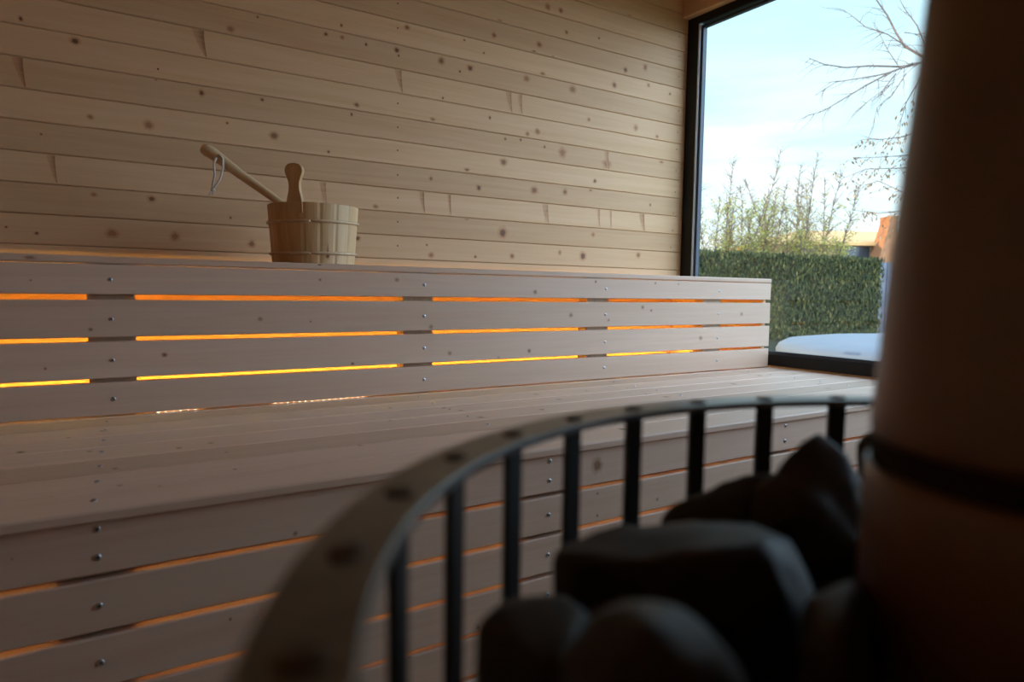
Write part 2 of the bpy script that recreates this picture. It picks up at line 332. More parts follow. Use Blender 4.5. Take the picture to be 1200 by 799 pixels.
# ------------------------------------------------------------------ window
fx0, fx1 = XR, XR + .06
mb = MB(); jw, hw, sw = .066, .055, .046
def bar(y0, y1, z0, z1): mb.box(fx0, fx1, y0, y1, z0, z1)
bar(WY1 - jw, WY1, WZ0, WZ1); bar(WY0, WY0 + jw, WZ0, WZ1); bar(WY0 + jw, WY1 - jw, WZ1 - hw + .02, WZ1); bar(WY0 + jw, WY1 - jw, WZ0, WZ0 + sw)
win = mb.build('window_1', M['frame'], kind='structure')
mb = MB()
def ringbox(y0, y1, z0, z1, t, x0, x1):
    mb.box(x0, x1, y0, y0 + t, z0, z1); mb.box(x0, x1, y1 - t, y1, z0, z1); mb.box(x0, x1, y0 + t, y1 - t, z1 - t, z1); mb.box(x0, x1, y0 + t, y1 - t, z0, z0 + t)
mb.box(XR + .002, XR + .03, WY1 - jw - .008, WY1 - jw, WZ0 + sw, WZ1 - hw + .02); mb.box(XR + .002, XR + .03, WY0 + jw, WY0 + jw + .008, WZ0 + sw, WZ1 - hw + .02); mb.build('glazing_bead', M['bead'], win)
mb = MB(); ringbox(WY0 + jw + .008, WY1 - jw - .008, WZ0 + sw, WZ1 - hw + .012,   .014, XR + .012, XR + .03); mb.build('gasket', M['gasket'], win)
mb = MB(); gx = XR + .033
i = mb.pts([(gx, WY0 + jw, WZ0 + sw), (gx, WY1 - jw, WZ0 + sw), (gx, WY1 - jw, WZ1 - hw + .02), (gx, WY0 + jw, WZ1 - hw + .02)]); mb.face(i)
mb.build('pane', M['glass'], win)

# ================================================================== benches
sc = MB(); n = 12; r = .0048
sc.lathe([(r, 0), (r, .0006), (r * .8, .0013), (r * .2, .0016)], n=n)
sc.box(-r * .62, r * .62, -r * .15, r * .15, .0012, .0019, mi=1); sc.box(-r * .15, r * .15, -r * .62, r * .62, .0012, .0019, mi=1)
screw_mesh = None
def screw(parent, p, facing='front'):
    global screw_mesh
    if screw_mesh is None:
        o = sc.build('screw', [M['screw'], M['recess']]); screw_mesh = o.data
    else: o = bpy.data.objects.new('screw', screw_mesh); C.objects.link(o)
    o.rotation_euler = (math.pi / 2, random.uniform(0, 3), 0) if facing == 'front' else (0, 0, random.uniform(0, 3))
    if facing == 'front': o.rotation_euler = (Matrix.Rotation(math.pi / 2, 3, 'X') @ Matrix.Rotation(random.uniform(0, 3), 3, 'Z')).to_euler()
    o.location = Vector(p); o.parent = parent
    return o

BX0, BX1 = -1.10, 2.49
YU = 1.85                                  # front face of the upper bench
upper = thing('sauna_bench', 'upper sauna bench of pale spruce, slatted front glowing amber, bucket standing on it', 'bench')
slz = [(-.022, .0478), (-.122, -.0345), (-.219, -.1325), (-.3065, -.2285)]
slats = []
for i, (a, b) in enumerate(slz):
    mb = MB(); bd = mb.board(BX0, BX1, YU, YU + .022, ZC + a, ZC + b, ch=.002, bd=(random.random(), (.55, .2, .5, .35)[i]))
    for x, z, r in UP_KNOTS:
        if a < z < b: mb.inlay((x, YU - .0003, ZC + z), (1, 0, 0), (0, 0, 1), r * .8, min(r * .75, z - a - .002, b - z - .002), bd, random.choice((.2, .5, .7)))
    s = mb.build('front_slat', M['bench'], upper); slats.append(s)
PX = [(-.72, -.62), (.027, .125), (.820, .916), (1.514, 1.611), (2.106, 2.206)]
for x0, x1 in PX:
    mb = MB(); mb.box(x0, x1, YU + .0225, YU + .07, ZC - .304, ZC + .046, bd=(random.random(), random.random())); mb.build('post', M['post'], upper)
for s, (a, b) in zip(slats, slz):
    for x in (.074, .878, 1.58, 2.168): screw(s, (x, YU - .0004, ZC + (a + b) / 2 + random.uniform(-.002, .002)))
for i in range(5):
    mb = MB(); y0 = YU - .002 + i * .109; mb.board(BX0, BX1, y0, min(y0 + .105, YB - .0075), ZC + .049, ZC + .0665, ch=.003)
    if i == 0:
        mb.inlay((-.078, y0 - .0003, ZC + .0575), (1, 0, 0), (0, 0, 1), .018, .006, (.3, .5), .4)
        mb.inlay((.565, y0 - .0003, ZC + .0625), (1, 0, 0), (0, 0, 1), .009, .003, (.3, .5), 1.)
    mb.build('seat_board', M['bench'], upper)
mb = MB(); mb.box(BX0, BX1 - .03, YB - .10, YB - .055, ZC + .0, ZC + .0485); mb.build('rear_rail', M['bench'], upper)
mb = MB(); mb.board(YU + .0225, YB - .003, BX1 - .022, BX1 - .002, ZC - .305, ZC + .0485, axis='Y'); mb.build('side_panel', M['wall_y'], upper)

lower = thing('sauna_bench', 'wide lower sauna bench of pale spruce planks, running in front of the amber-lit slatted riser', 'bench')
YL = 1.09; zs = ZC - .31
seat = []
for i in range(8):
    y0 = YL - .012 + i * .1085; y1 = y0 + .1055
    mb = MB(); bd = mb.board(BX0, BX1 + .028, y0, y1, zs - .0165, zs, ch=.003)
    for x, y, r in SEAT_KNOTS:
        if y0 < y < y1: mb.inlay((x, y, zs + .0003), (1, 0, 0), (0, 1, 0), r * .9, min(r * 1.0, y - y0 - .004, y1 - y - .004), bd, random.choice((.3, .6, .8)))
    o = mb.build('seat_board', M['bench'], lower); seat.append((o, y0, y1))
LP = [(-.70, -.60), (-.031, .066), (.745, .845), (1.50, 1.60), (2.2, 2.3)]
for o, y0, y1 in seat[:7]:
    for x in (.018, .79, 1.53, 2.24): screw(o, (x + (y0 - YL) * .06, (y0 + y1) / 2 + random.uniform(-.004, .004), zs + .0003), 'top')
zf = [(-.405, -.3285)]
for k in range(5): zf.append((zf[-1][0] - .0825, zf[-1][0] - .0075 - .0))
zf = [(-.4035, -.3285)] + [(-.4035 - .0825 * (k + 1), -.4035 - .0825 * (k + 1) + .074) for k in range(5)]
for i, (a, b) in enumerate(zf):
    mb = MB(); bd = mb.board(BX0, BX1 + .02, YL, YL + .022, ZC + a, ZC + b, ch=.002)
    for x, z, r in LOW_KNOTS:
        if a < z < b: mb.inlay((x, YL - .0003, ZC + z), (1, 0, 0), (0, 0, 1), r * .9, min(r, z - a - .002, b - z - .002), bd, .45)
    s = mb.build('front_slat', M['bench'], lower)
    for x in (.019, .795, 1.55, 2.25):
        for z in ((-.339, -.379) if i == 0 else ((a + b) / 2,)): screw(s, (x, YL - .0004, ZC + z))
for x0, x1 in LP:
    mb = MB(); mb.box(x0, x1, YL + .0225, YL + .07, 0, zs - .017, bd=(random.random(), random.random())); mb.build('post', M['post'], lower)
    mb = MB(); mb.box(x0, x1, 1.93, 1.98, 0, zs - .017, bd=(random.random(), random.random())); mb.build('post', M['post'], lower)
mb = MB(); mb.box(BX0, BX1, 1.99, YB - .003, zs - .0165, zs - .001); mb.build('cavity_board', M['bench'], lower)

# amber light tapes in the two hollows, one length in each bay between the posts
def bays_of(P, x0, x1):
    e = [x0] + [v for p in P for v in p] + [x1]; return [(e[i] + .004, e[i + 1] - .004) for i in range(0, len(e), 2)]
def light_strip(name, label, y, z, bays, mat, up=1):
    t = thing(name, label, 'light strip', ((bays[0][0] + bays[-1][1]) / 2, y, z)); cx = t.location.x
    for a, b in bays:
        mb = MB(); mb.box(a - cx, b - cx, -.007, .007, min(0, .002 * up), max(0, .002 * up)); mb.build('tape', M['strip'], t)
        mb = MB(); mb.loft([[(x, .006 * math.cos(q), up * (.002 + .009 * math.sin(q))) for q in [math.pi * k / 8 for k in range(9)]][::up] for x in (a - cx, b - cx)]); mb.build('glowing_cover', mat, t)
    return t
light_strip('light_strip', 'amber light strip inside the upper bench, glowing out between the riser slats', 2.30, zs + .0002, bays_of([], BX0, BX1 - .03), M['led'])
t = thing('diode_tape', 'row of tiny bright diodes glinting through the slit at the foot of the riser', 'light strip', (.45, YU + .024, zs + .0002))
mb = MB(); mb.box(.16 - .45, .72 - .45, 0, .004, 0, .0006); mb.build('tape', M['strip'], t)
mb = MB(); mb.box(-.0022, .0022, .0, .0035, .0007, .0030); dio = mb.build('diode', M['diode'], t); first = True
for x in [.170 + .0165 * i for i in range(6)] + [.45 + .0165 * i for i in range(16)]:
    if first: dio.location = (x - .45, .0, 0); first = False
    else: dup(dio, t, (x - .45, .0, 0))
light_strip('light_strip', 'amber light strip under the lower bench seat, glowing out between the riser slats', 1.50, zs - .0165, bays_of(LP, BX0, BX1), M['led_low'], -1).location.z -= .0006

# ================================================================== bucket and ladle on the upper bench
bz = ZC + .0667; bx, by = .615, 2.07; BR0, BR1, BH = .1185, .1315, .1755
bucket = thing('wooden_bucket', 'round pine bucket with two willow hoops and a tall handle stave, on the upper bench', 'bucket', (bx, by, bz))
mb = MB(); NS = 17; per = 6; tones = [(random.random(), random.choice((.2, .4, .6, .75))) for _ in range(NS)]
ha = math.radians(229.9)
def ringpts(r, z, g):
    out = []
    for k in range(NS * per):
        f = (k % per) / per; t = ha + 2 * math.pi * (k - per / 2) / (NS * per); out.append((( r - (g if k % per == 0 else 0)) * math.cos(t), (r - (g if k % per == 0 else 0)) * math.sin(t), z))
    return out
prof = [(BR0, .0, .0012), (BR1, BH - .002, .0012), (BR1 - .002, BH, .001), (BR1 - .013, BH, .0), (BR1 - .014, BH - .002, 0), (BR0 - .013, .018, 0)]
R = [mb.pts(ringpts(*p)) for p in prof]; n = NS * per
for a, b in zip(R, R[1:]):
    for k in range(n): mb.face((a[k], a[(k + 1) % n], b[(k + 1) % n], b[k]), bd=tones[k // per])
mb.face(R[0][::-1], bd=(.2, .5)); mb.face(R[-1], bd=(.4, .5))
# dark knot low on the lit side, and the crack above it
a0 = math.radians(270 + 2); 
def on_wall(a, z, o=.0006): 
    r = BR0 + (BR1 - BR0) * z / BH + o; return Vector((r * math.cos(a), r * math.sin(a), z))
U = Vector((-math.sin(a0), math.cos(a0), 0)); V = Vector((0, 0, 1))
mb.inlay(on_wall(a0, .026), U, V, .010, .014, (.2, .5), 1.0)
mb.poly([on_wall(a0, .035) - U * .0022, on_wall(a0, .035) + U * .0022, on_wall(a0, .062) + U * .0003, on_wall(a0, .062) - U * .0003], (.2, .5), .3, .6)
mb.build('bucket_body', M['stave'], bucket)
for hz, tilt in ((.125, .0), (.0345, 0)):
    mb = MB(); rr = BR0 + (BR1 - BR0) * hz / BH + .0028
    path = [(rr * math.cos(t), rr * math.sin(t), hz + .003 * math.sin(t + 1)) for t in [ha + .35 + i * (2 * math.pi - .02) / 64 for i in range(65)]]
    mb.tube(path, [.0015] + [.0042] * 62 + [.0042, .0015], n=8)
    # tapered overlapping tail of the hoop
    path = [((rr + .004) * math.cos(t), (rr + .004) * math.sin(t), hz - .0035 + .003 * math.sin(t + 1) + .003 * (i / 14)) for i, t in enumerate([ha - .15 + i * .5 / 14 for i in range(15)])]
    mb.tube(path, [.0012, .003] + [.0038] * 12 + [.002], n=8)
    mb.build('hoop', M['hoop'], bucket)
# handle stave: paddle outline extruded through the stave thickness
O = [(.024, -.03), (.0235, .0), (.0215, .012), (.0175, .028), (.0158, .042), (.0165, .054), (.0215, .068), (.0255, .078), (.0268, .086), (.0245, .095), (.0185, .102), (.010, .1055), (0, .1065)]
O = O + [(-u, z) for u, z in O[-2::-1]]
U = Vector((-math.sin(ha), math.cos(ha), 0)); Rn = Vector((math.cos(ha), math.sin(ha), 0)); mb = MB()
def hp(u, z, d): return Rn * (BR1 - .0085 + d + z * .05) + U * u + Vector((0, 0, BH + z))
rings = []
for d, k in ((-.0075, .94), (-.0055, 1), (.0055, 1), (.0075, .94)): rings.append([hp(u * k, z - (.0012 if k < 1 else 0), d) for u, z in O])
mb.loft(rings, bd=(.63, .38)); mb.build('handle_stave', M['stave'], bucket)

Pi = Vector((.5115, 2.03, ZC + .2395)); Pe = Vector((.324, 2.12, ZC + .386)); D = (Pi - Pe)
ladle = thing('ladle', 'turned pale wooden ladle with a white cord loop, leaning out of the pine bucket', 'ladle', tuple(Pe + D * 1.45))
L0 = Vector(ladle.location); mb = MB(); path, rad = [], []
for t, r in ((-.035, .004), (-.03, .0105), (-.012, .0150), (.02, .0168), (.10, .0168), (.22, .0150), (.45, .0132), (.75, .0120), (1.0, .0110), (1.25, .0105), (1.4, .010)):
    path.append(Pe + D * t - L0 + Vector((0, 0, .004 * math.sin(min(max(t, 0), .3) * 10))) * (1 if t > 0 else 0)); rad.append(r)
mb.tube(path, rad, n=16, bd=(.7, .75)); mb.build('handle', M['ladle'], ladle)
mb = MB(); mb.lathe([(.012, -.035), (.030, -.028), (.036, -.010), (.036, .012), (.032, .012), (.030, -.008), (.010, -.026)], n=28, bd=(.3, .7)); mb.build('bowl', M['ladle'], ladle)
mb = MB(); hc = Pe + D * .155 - L0; kn = Vector((.3405, 2.098, ZC + .272)) - L0; f_ = Vector((-.05, -.018, 0))
top = hc + Vector((0, -.014, .012))
mb.tube([hc + Vector((.002, -.018, .006)), hc + Vector((.012, -.023, -.004)), hc + Vector((.012, -.023, -.030)), hc + Vector((.004, -.020, -.062)), kn + Vector((.004, -.004, .008)), kn], .0029, n=6)
mb.tube([hc + Vector((-.004, -.018, -.004)), hc + Vector((-.012, -.022, -.02)), hc + Vector((-.010, -.022, -.052)), kn + Vector((-.002, -.002, .010)), kn], .0029, n=6)
mb.lathe([(.001, -.007), (.005, -.005), (.0068, 0), (.005, .005), (.001, .007)], n=10)
k0 = len(mb.v) - 50
for i in range(k0, len(mb.v)): mb.v[i] = tuple(Vector(mb.v[i]) + kn)
mb.tube([kn, kn + Vector((-.006, 0, -.006)), kn + Vector((-.012, -.002, -.016))], .002, n=6); mb.tube([kn, kn + Vector((-.002, 0, -.008)), kn + Vector((.0, -.002, -.014))], .002, n=6)
mb.build('cord', M['cord'], ladle)

# ================================================================== wood-burning stove with an open stone basket
K = .9; SX, SY = .346 * K, .014 * K; RO, RI = .347 * K, .320 * K; RZ = ZC - .08 * K
stove = thing('sauna_stove', 'dark steel sauna stove with a round barred basket of stones, close in the foreground', 'stove', (SX, SY, 0))
mb = MB(); mb.lathe([(RI, RZ - .004), (RO, RZ - .004), (RO, RZ - .0006), (RO - .0006, RZ), (RI + .0006, RZ), (RI, RZ - .0006), (RI, RZ - .004)], n=160, sm=False, cap=False)
ring = mb.build('top_ring', M['iron'], stove)
bar_o = weld_o = None; NB = 34; rm = (RO + RI) / 2
for k in range(NB):
    a = math.radians(83.2 + k * 360 / NB)
    if bar_o is None:
        mb = MB(); mb.board(-.0058, .0058, -.002, .002, -.30, 0, ch=.0006); bar_o = mb.build('bar', M['bar'], stove); o = bar_o
        mb = MB(); mb.lathe([(.0062, -.0002), (.0058, .0008), (.0035, .0014), (.0008, .0010)], n=12); weld_o = mb.build('weld', M['rust'], ring); q = weld_o
    else: o = dup(bar_o, stove, (0, 0, 0)); q = dup(weld_o, ring, (0, 0, 0))
    o.location = (rm * math.cos(a), rm * math.sin(a), RZ - .004); o.rotation_euler = (0, 0, a + math.pi / 2)
    q.location = (rm * math.cos(a) + random.uniform(-.001, .001), rm * math.sin(a), RZ); q.rotation_euler = (0, 0, a + math.pi / 2); q.scale = (random.uniform(.8, 1.15), random.uniform(.7, 1.0), 1)
mb = MB(); z = RZ - .304; mb.lathe([(RI, z - .004), (RO, z - .004), (RO, z), (RI, z), (RI, z - .004)], n=120, sm=False, cap=False); mb.build('lower_ring', M['bar'], stove)
PLATE = ZC - .205
mb = MB(); mb.lathe([(.272, .03), (.272, PLATE - .012), (.286, PLATE - .01), (.286, PLATE), (.05, PLATE)], n=96, sm=False); mb.build('body', M['soot'], stove)
mb = MB(); mb.lathe([(.22, 0), (.22, .031)], n=48); mb.build('plinth', M['soot'], stove)
mb = MB()
for s in (-1, 1): mb.box(-.13, .13, -.292, -.2712, .18, .40) if s > 0 else None
mb.build('firebox_door', M['bar'], stove)

fxc, fyc = .2985, .0875
flue = thing('flue_pipe', 'wide brushed steel flue pipe rising out of the stove stones at the right edge', 'flue pipe', (fxc, fyc, PLATE))
def fl_(name, prof, mat):
    mb = MB(); mb.lathe([(r, z + ZC - PLATE) for r, z in prof], n=96); return mb.build(name, mat, flue)
fl_('lower_section', [(.0715, -.2045), (.0715, -.070), (.0705, -.063)], M['flue'])
fl_('joint_band', [(.0688, -.064), (.0693, -.0605), (.0693, -.0545), (.0686, -.051)], M['joint'])
fl_('tapered_section', [(.0690, -.0525), (.0697, -.050), (.0694, -.043), (.0682, -.025), (.0660, .015), (.0580, .12), (.0530, .18)], M['flue'])
fl_('upper_section', [(.053, .1795), (.0545, .182), (.0545, .20), (.053, .203), (.053, ZT - ZC - .002)], M['flue'])

import bmesh
from mathutils import noise as mno
def stone(pts, label, seed, amp=.006, shrink=.75):
    P = [spot(x, y, w=w) for x, y, w in pts]; c = sum(P, Vector()) / len(P); P = [c + (p - c) * 1.06 for p in P]
    base = [Vector((c.x + (p.x - c.x) * shrink, c.y + (p.y - c.y) * shrink, PLATE + .001)) for p in P]
    mid = [Vector((c.x + (p.x - c.x) * 1.03, c.y + (p.y - c.y) * 1.03, PLATE + .35 * (min(q.z for q in P) - PLATE))) for p in P]
    bm = bmesh.new()
    for p in P + base + mid: bm.verts.new(p - Vector((c.x, c.y, PLATE)))
    r = bmesh.ops.convex_hull(bm, input=bm.verts[:])
    bmesh.ops.delete(bm, geom=[v for v in bm.verts if not v.link_faces], context='VERTS')
    bmesh.ops.triangulate(bm, faces=bm.faces[:])
    for it in range(3):
        bmesh.ops.subdivide_edges(bm, edges=bm.edges[:], cuts=1, use_grid_fill=True)
        if it < 2: bmesh.ops.smooth_vert(bm, verts=bm.verts[:], factor=.16, use_axis_x=True, use_axis_y=True, use_axis_z=True)
    bm.normal_update(); off = Vector((seed * 3.1, seed * 1.7, seed))
    for v in bm.verts:
        d = mno.noise(v.co * 26 + off) * amp + mno.noise(v.co * 80 + off) * amp * .35
        v.co += v.normal * d
        if v.co.z < .0005: v.co.z = .0005
    me = bpy.data.meshes.new('stove_stone'); bm.to_mesh(me); bm.free()
    for p in me.polygons: p.use_smooth = True
    me.materials.append(M['stone'])
    o = bpy.data.objects.new('stove_stone', me); C.objects.link(o); o.location = (c.x, c.y, PLATE)
    return tag(o, label, 'stone', 'sauna stones in the stove basket')
stone([(958, 500, .385), (922, 545, .37), (985, 528, .375), (1012, 566, .36), (885, 566, .365), (1020, 640, .345), (940, 600, .345), (880, 640, .345), (925, 560, .41), (970, 520, .405), (1005, 570, .40)], 'pointed dark stone, the tallest of the pile, its tip just under the far rim', 1)
stone([(776, 604, .375), (809, 579, .385), (870, 560, .39), (915, 545, .385), (800, 650, .355), (890, 650, .355), (830, 590, .41), (890, 575, .41)], 'dark stone with a low sloping ridge behind the flat-topped stone', 2)
stone([(655, 646, .30), (677, 631, .315), (732, 621, .325), (785, 606, .33), (880, 604, .335), (918, 622, .325), (958, 720, .30), (720, 655, .285), (895, 632, .285), (690, 665, .285), (930, 760, .27), (660, 690, .295), (800, 655, .28)], 'broad flat-topped brown stone in the middle of the basket', 3, .004)
stone([(560, 730, .25), (566, 718, .255), (600, 706, .26), (655, 695, .265), (690, 712, .255), (563, 800, .245), (640, 770, .225), (690, 800, .225), (600, 712, .285), (670, 700, .285)], 'squarish dark stone at the left against the basket bars', 4, .003)
stone([(727, 680, .215), (690, 708, .21), (661, 770, .20), (640, 840, .195), (790, 700, .215), (848, 746, .21), (880, 797, .205), (900, 850, .2), (760, 735, .185), (720, 800, .175), (820, 800, .18)], 'rounded stone nearest the lens with a pale lit shoulder', 5, .004)
stone([(1006, 516, .43), (1020, 500, .43), (1042, 500, .43), (1008, 545, .43), (1045, 545, .42), (1030, 520, .41)], 'small grey stone wedged beside the flue under the far rim', 6, .003)
stone([(950, 690, .255), (1000, 665, .265), (1022, 700, .25), (1024, 800, .225), (940, 800, .215), (985, 730, .21)], 'black shadowed stone between the flat-topped stone and the flue', 7, .004)
# ================================================================== the garden beyond the pane
GZ = -.16
mb = MB(); mb.box(XR + .085, 60, -40, 60, GZ - .1, GZ); mb.build('ground', plain('winter_lawn', (.16, .17, .07), .9, var=.5, vs=3), kind='structure')

def leafy(name, stops, rough=.7, trans=.0):
    m, nt, b = new_mat(name); u = nt.nodes.new('ShaderNodeUVMap'); u.uv_map = 'board'; s = nt.nodes.new('ShaderNodeSeparateXYZ'); nt.links.new(u.outputs[0], s.inputs[0])
    nt.links.new(ramp(nt, s.outputs[0], stops), b.inputs['Base Color']); b.inputs['Roughness'].default_value = rough; b.inputs['Specular IOR Level'].default_value = .2
    if trans:
        t = nt.nodes.new('ShaderNodeBsdfTranslucent'); nt.links.new(ramp(nt, s.outputs[0], stops), t.inputs[0])
        mx = nt.nodes.new('ShaderNodeMixShader'); mx.inputs[0].default_value = trans; nt.links.new(b.outputs[0], mx.inputs[1]); nt.links.new(t.outputs[0], mx.inputs[2]); nt.links.new(mx.outputs[0], nt.nodes['Material Output'].inputs[0])
    return m
M['hedge'] = leafy('hedge_green', [(0, (.018, .026, .010)), (.5, (.040, .052, .018)), (.82, (.085, .09, .025)), (1, (.20, .15, .045))])
M['hedge_core'] = plain('hedge_shade', (.014, .02, .01), .9, var=.4, vs=6)
M['leaf'] = leafy('willow_leaf', [(0, (.20, .24, .05)), (.5, (.38, .37, .08)), (1, (.60, .46, .12))], .6, .45)
M['leaf_dry'] = leafy('dry_leaf', [(0, (.12, .07, .04)), (.6, (.28, .17, .08)), (1, (.5, .35, .18))], .7, .3)
M['twig'] = plain('twig_bark', (.16, .10, .075), .8, var=.3, vs=20)

def leaf(mb, p, size, d=None):
    d = d or Vector((random.uniform(-1, 1), random.uniform(-1, 1), random.uniform(-.6, 1))).normalized()
    s = d.cross(Vector((random.uniform(-1, 1), random.uniform(-1, 1), random.uniform(-1, 1)))).normalized() * size * .2
    n = d.cross(s).normalized() * size * .08
    mb.face(mb.pts([p, p + d * size * .5 + s + n, p + d * size, p + d * size * .5 - s + n]), bd=(random.random(), 0))

# clipped hedge
HA, HB = Vector((2.9, 7.20, GZ)), Vector((10.45, 6.02, GZ)); HT = ZC + .60; hd = (HB - HA); hn = Vector((hd.y, -hd.x, 0)).normalized()
hedge = thing('hedge', 'clipped dense green garden hedge running behind the hot tub', 'hedge', tuple((HA + HB) / 2)); hc_ = Vector(hedge.location)
mb = MB(); a, b = HA - hc_, HB - hc_; t_ = hn * .22
mb.loft([[a + t_, b + t_, b - t_, a - t_], [a + t_ + Vector((0, 0, HT - GZ - .05)), b + t_ + Vector((0, 0, HT - GZ - .05)), b - t_ + Vector((0, 0, HT - GZ - .05)), a - t_ + Vector((0, 0, HT - GZ - .05))]])
mb.build('hedge_core', M['hedge_core'], hedge)
mb = MB()
for i in range(60000):
    t = random.random(); z = random.uniform(.35, HT - GZ - .05) ; L = random.uniform(.025, .075)
    z = min(z, HT - GZ - L * .8)
    p = HA.lerp(HB, t) - hc_ + hn * random.uniform(.17, .30) * (1 if random.random() < .85 else -1); p.z = z
    leaf(mb, p, L, Vector((random.gauss(0, .22), random.gauss(0, .2), 1)).normalized())
for i in range(1800):
    p = HA.lerp(HB, random.random()) - hc_ + hn * random.uniform(-.25, .25); p.z = HT - GZ - random.uniform(.06, .10); leaf(mb, p, random.uniform(.05, .10), Vector((random.gauss(0, .5), random.gauss(0, .5), 1)).normalized())
mb.build('foliage', M['hedge'], hedge, kind='stuff')

def branch(mb, p, d, L, r, segs=6, wob=.12, droop=0.0):
    pts = [p.copy()]
    for i in range(segs):
        d = (d + Vector((random.gauss(0, wob), random.gauss(0, wob), random.gauss(0, wob) - droop))).normalized(); pts.append(pts[-1] + d * (L / segs))
    mb.tube(pts, [r * (1 - .8 * i / segs) for i in range(segs + 1)], n=4, cap=False); return pts

def sapling(px, w, topy, label, stems, leaves, spread=.35):
    foot = spot(px, 300, w=w); foot.z = GZ
    t = thing('young_tree', label, 'tree', tuple(foot), 'young trees behind the hedge'); top = spot(px, topy, w=w).z - GZ
    tw, lf = MB(), MB()
    for s in range(stems):
        x0 = Vector((random.gauss(0, spread), random.gauss(0, .3), 0)); H = top * random.uniform(.62, .97) if s else top
        pts = branch(tw, x0 * .3, Vector((x0.x * .36, x0.y * .15, 1)).normalized(), H, .016, 16, .04)
        for i in range(4, 16):
            for q in range(8):
                p = pts[i].lerp(pts[i + 1], random.random()); a = random.uniform(0, 6.28); el = random.uniform(.5, 1.6)
                L = random.uniform(.25, .85) * (1.2 - i / 16)
                tp = branch(tw, p, Vector((math.cos(a), math.sin(a), el)).normalized(), L, .005, 4, .18)
                f = (p.z - 1.3) / max(.5, top - 1.3); dens = leaves * (1.0 if f < .3 else (.45 if f < .6 else .12))
                for e in range(int(dens * random.uniform(.3, 1.5))):
                    pp = random.choice(tp).lerp(random.choice(tp), random.random()); leaf(lf, pp + Vector((random.gauss(0, .04), random.gauss(0, .04), random.gauss(0, .04))), random.uniform(.025, .06))
    tw.build('branches', M['twig'], t); lf.build('foliage', M['leaf'], t, kind='stuff'); return t
sapling(846, 10.9, 186, 'slender young tree closest to the window jamb, yellow-green leaves', 8, 11, .36)
sapling(880, 11.2, 178, 'tallest slender young tree left of the lit house', 9, 11, .36)
sapling(935, 11.6, 186, 'airy young tree standing in front of the lit roof', 8, 9, .42)
sapling(962, 12.0, 208, 'short leafy young tree just left of the brick chimney', 8, 13, .34)
sapling(820, 10.6, 258, 'low yellow shrub rising over the hedge beside the window jamb', 7, 10, .25)

# bare tree leaning in from the right
foot = spot(1150, 300, w=8.2); foot.z = GZ
bt = thing('bare_tree', 'bare winter tree reaching thin twigs in from behind the flue pipe', 'tree', tuple(foot)); tw, lf = MB(), MB()
def pxl(pts, r, w0=8.0):
    P = [spot(x, y, w=w0 + .15 * math.sin(i + x * .01)) - foot for i, (x, y) in enumerate(pts)]
    tw.tube(P, [r * (1 - .75 * i / (len(P) - 1)) for i in range(len(P))], n=5, cap=False); return P
tw.tube([Vector((0, 0, 0)), Vector((.03, .02, 1.2)), spot(1140, 160, w=8.2) - foot, spot(1118, 60, w=8.1) - foot, spot(1112, -60, w=8.1) - foot], [.11, .09, .075, .055, .04], n=8)
mains = [([(1125, 110), (1085, 68), (1060, 54), (1050, 38), (1040, 18), (1026, -2), (1018, -16)], .020), ([(1120, 90), (1085, 72), (1056, 78), (1020, 77), (990, 79), (965, 75), (948, 68)], .016),
 ([(1085, 72), (1062, 78), (1035, 87), (1005, 92), (980, 96), (955, 112)], .011), ([(1070, 74), (1045, 84), (1015, 100), (985, 118), (965, 130), (945, 136)], .012),
 ([(1062, 54), (1040, 40), (1015, 32), (1000, 20), (988, 11)], .008), ([(1052, 76), (1040, 58), (1032, 42), (1024, 26)], .006), ([(1090, 66), (1075, 30), (1060, 10), (1050, -10)], .010),
 ([(1060, 38), (1075, 40), (1090, 38)], .006), ([(1050, 86), (1036, 104), (1030, 112)], .008), ([(1062, 86), (1045, 112), (1028, 126), (1022, 150)], .006),
 ([(1080, 90), (1062, 120), (1056, 140), (1052, 165)], .008), ([(1048, 96), (1018, 118), (998, 138)], .005),
 ([(1125, 150), (1085, 150), (1060, 160), (1035, 163), (1012, 163)], .010), ([(1125, 185), (1090, 180), (1060, 182), (1030, 184), (1000, 185)], .010), ([(1130, 200), (1080, 196), (1050, 197), (1015, 198), (985, 210)], .010),
 ([(1130, 230), (1085, 222), (1060, 226), (1030, 212), (1008, 218)], .009), ([(1130, 260), (1085, 246), (1060, 247), (1030, 250), (1000, 246)], .010), ([(1130, 290), (1090, 262), (1060, 256), (1035, 268)], .008)]
for pts, r in mains:
    P = pxl(pts, r)
    for i in range(1, len(P)):
        for q in range(3):
            p = P[i - 1].lerp(P[i], random.random()); d = (P[i] - P[i - 1]).normalized() + Vector((random.gauss(0, .4), random.gauss(0, .4), random.gauss(-.15, .4)))
            tp = branch(tw, p, d.normalized(), random.uniform(.12, .4), .004, 4, .2, .08)
            if pts[-1][1] > 150:
                for e in range(5): leaf(lf, random.choice(tp) + Vector((random.gauss(0, .02), 0, random.gauss(-.02, .02))), random.uniform(.035, .07), Vector((random.gauss(0, .5), random.gauss(0, .5), -.8)).normalized())
tw.build('branches', M['twig'], bt); lf.build('dry_leaves', M['leaf_dry'], bt, kind='stuff')

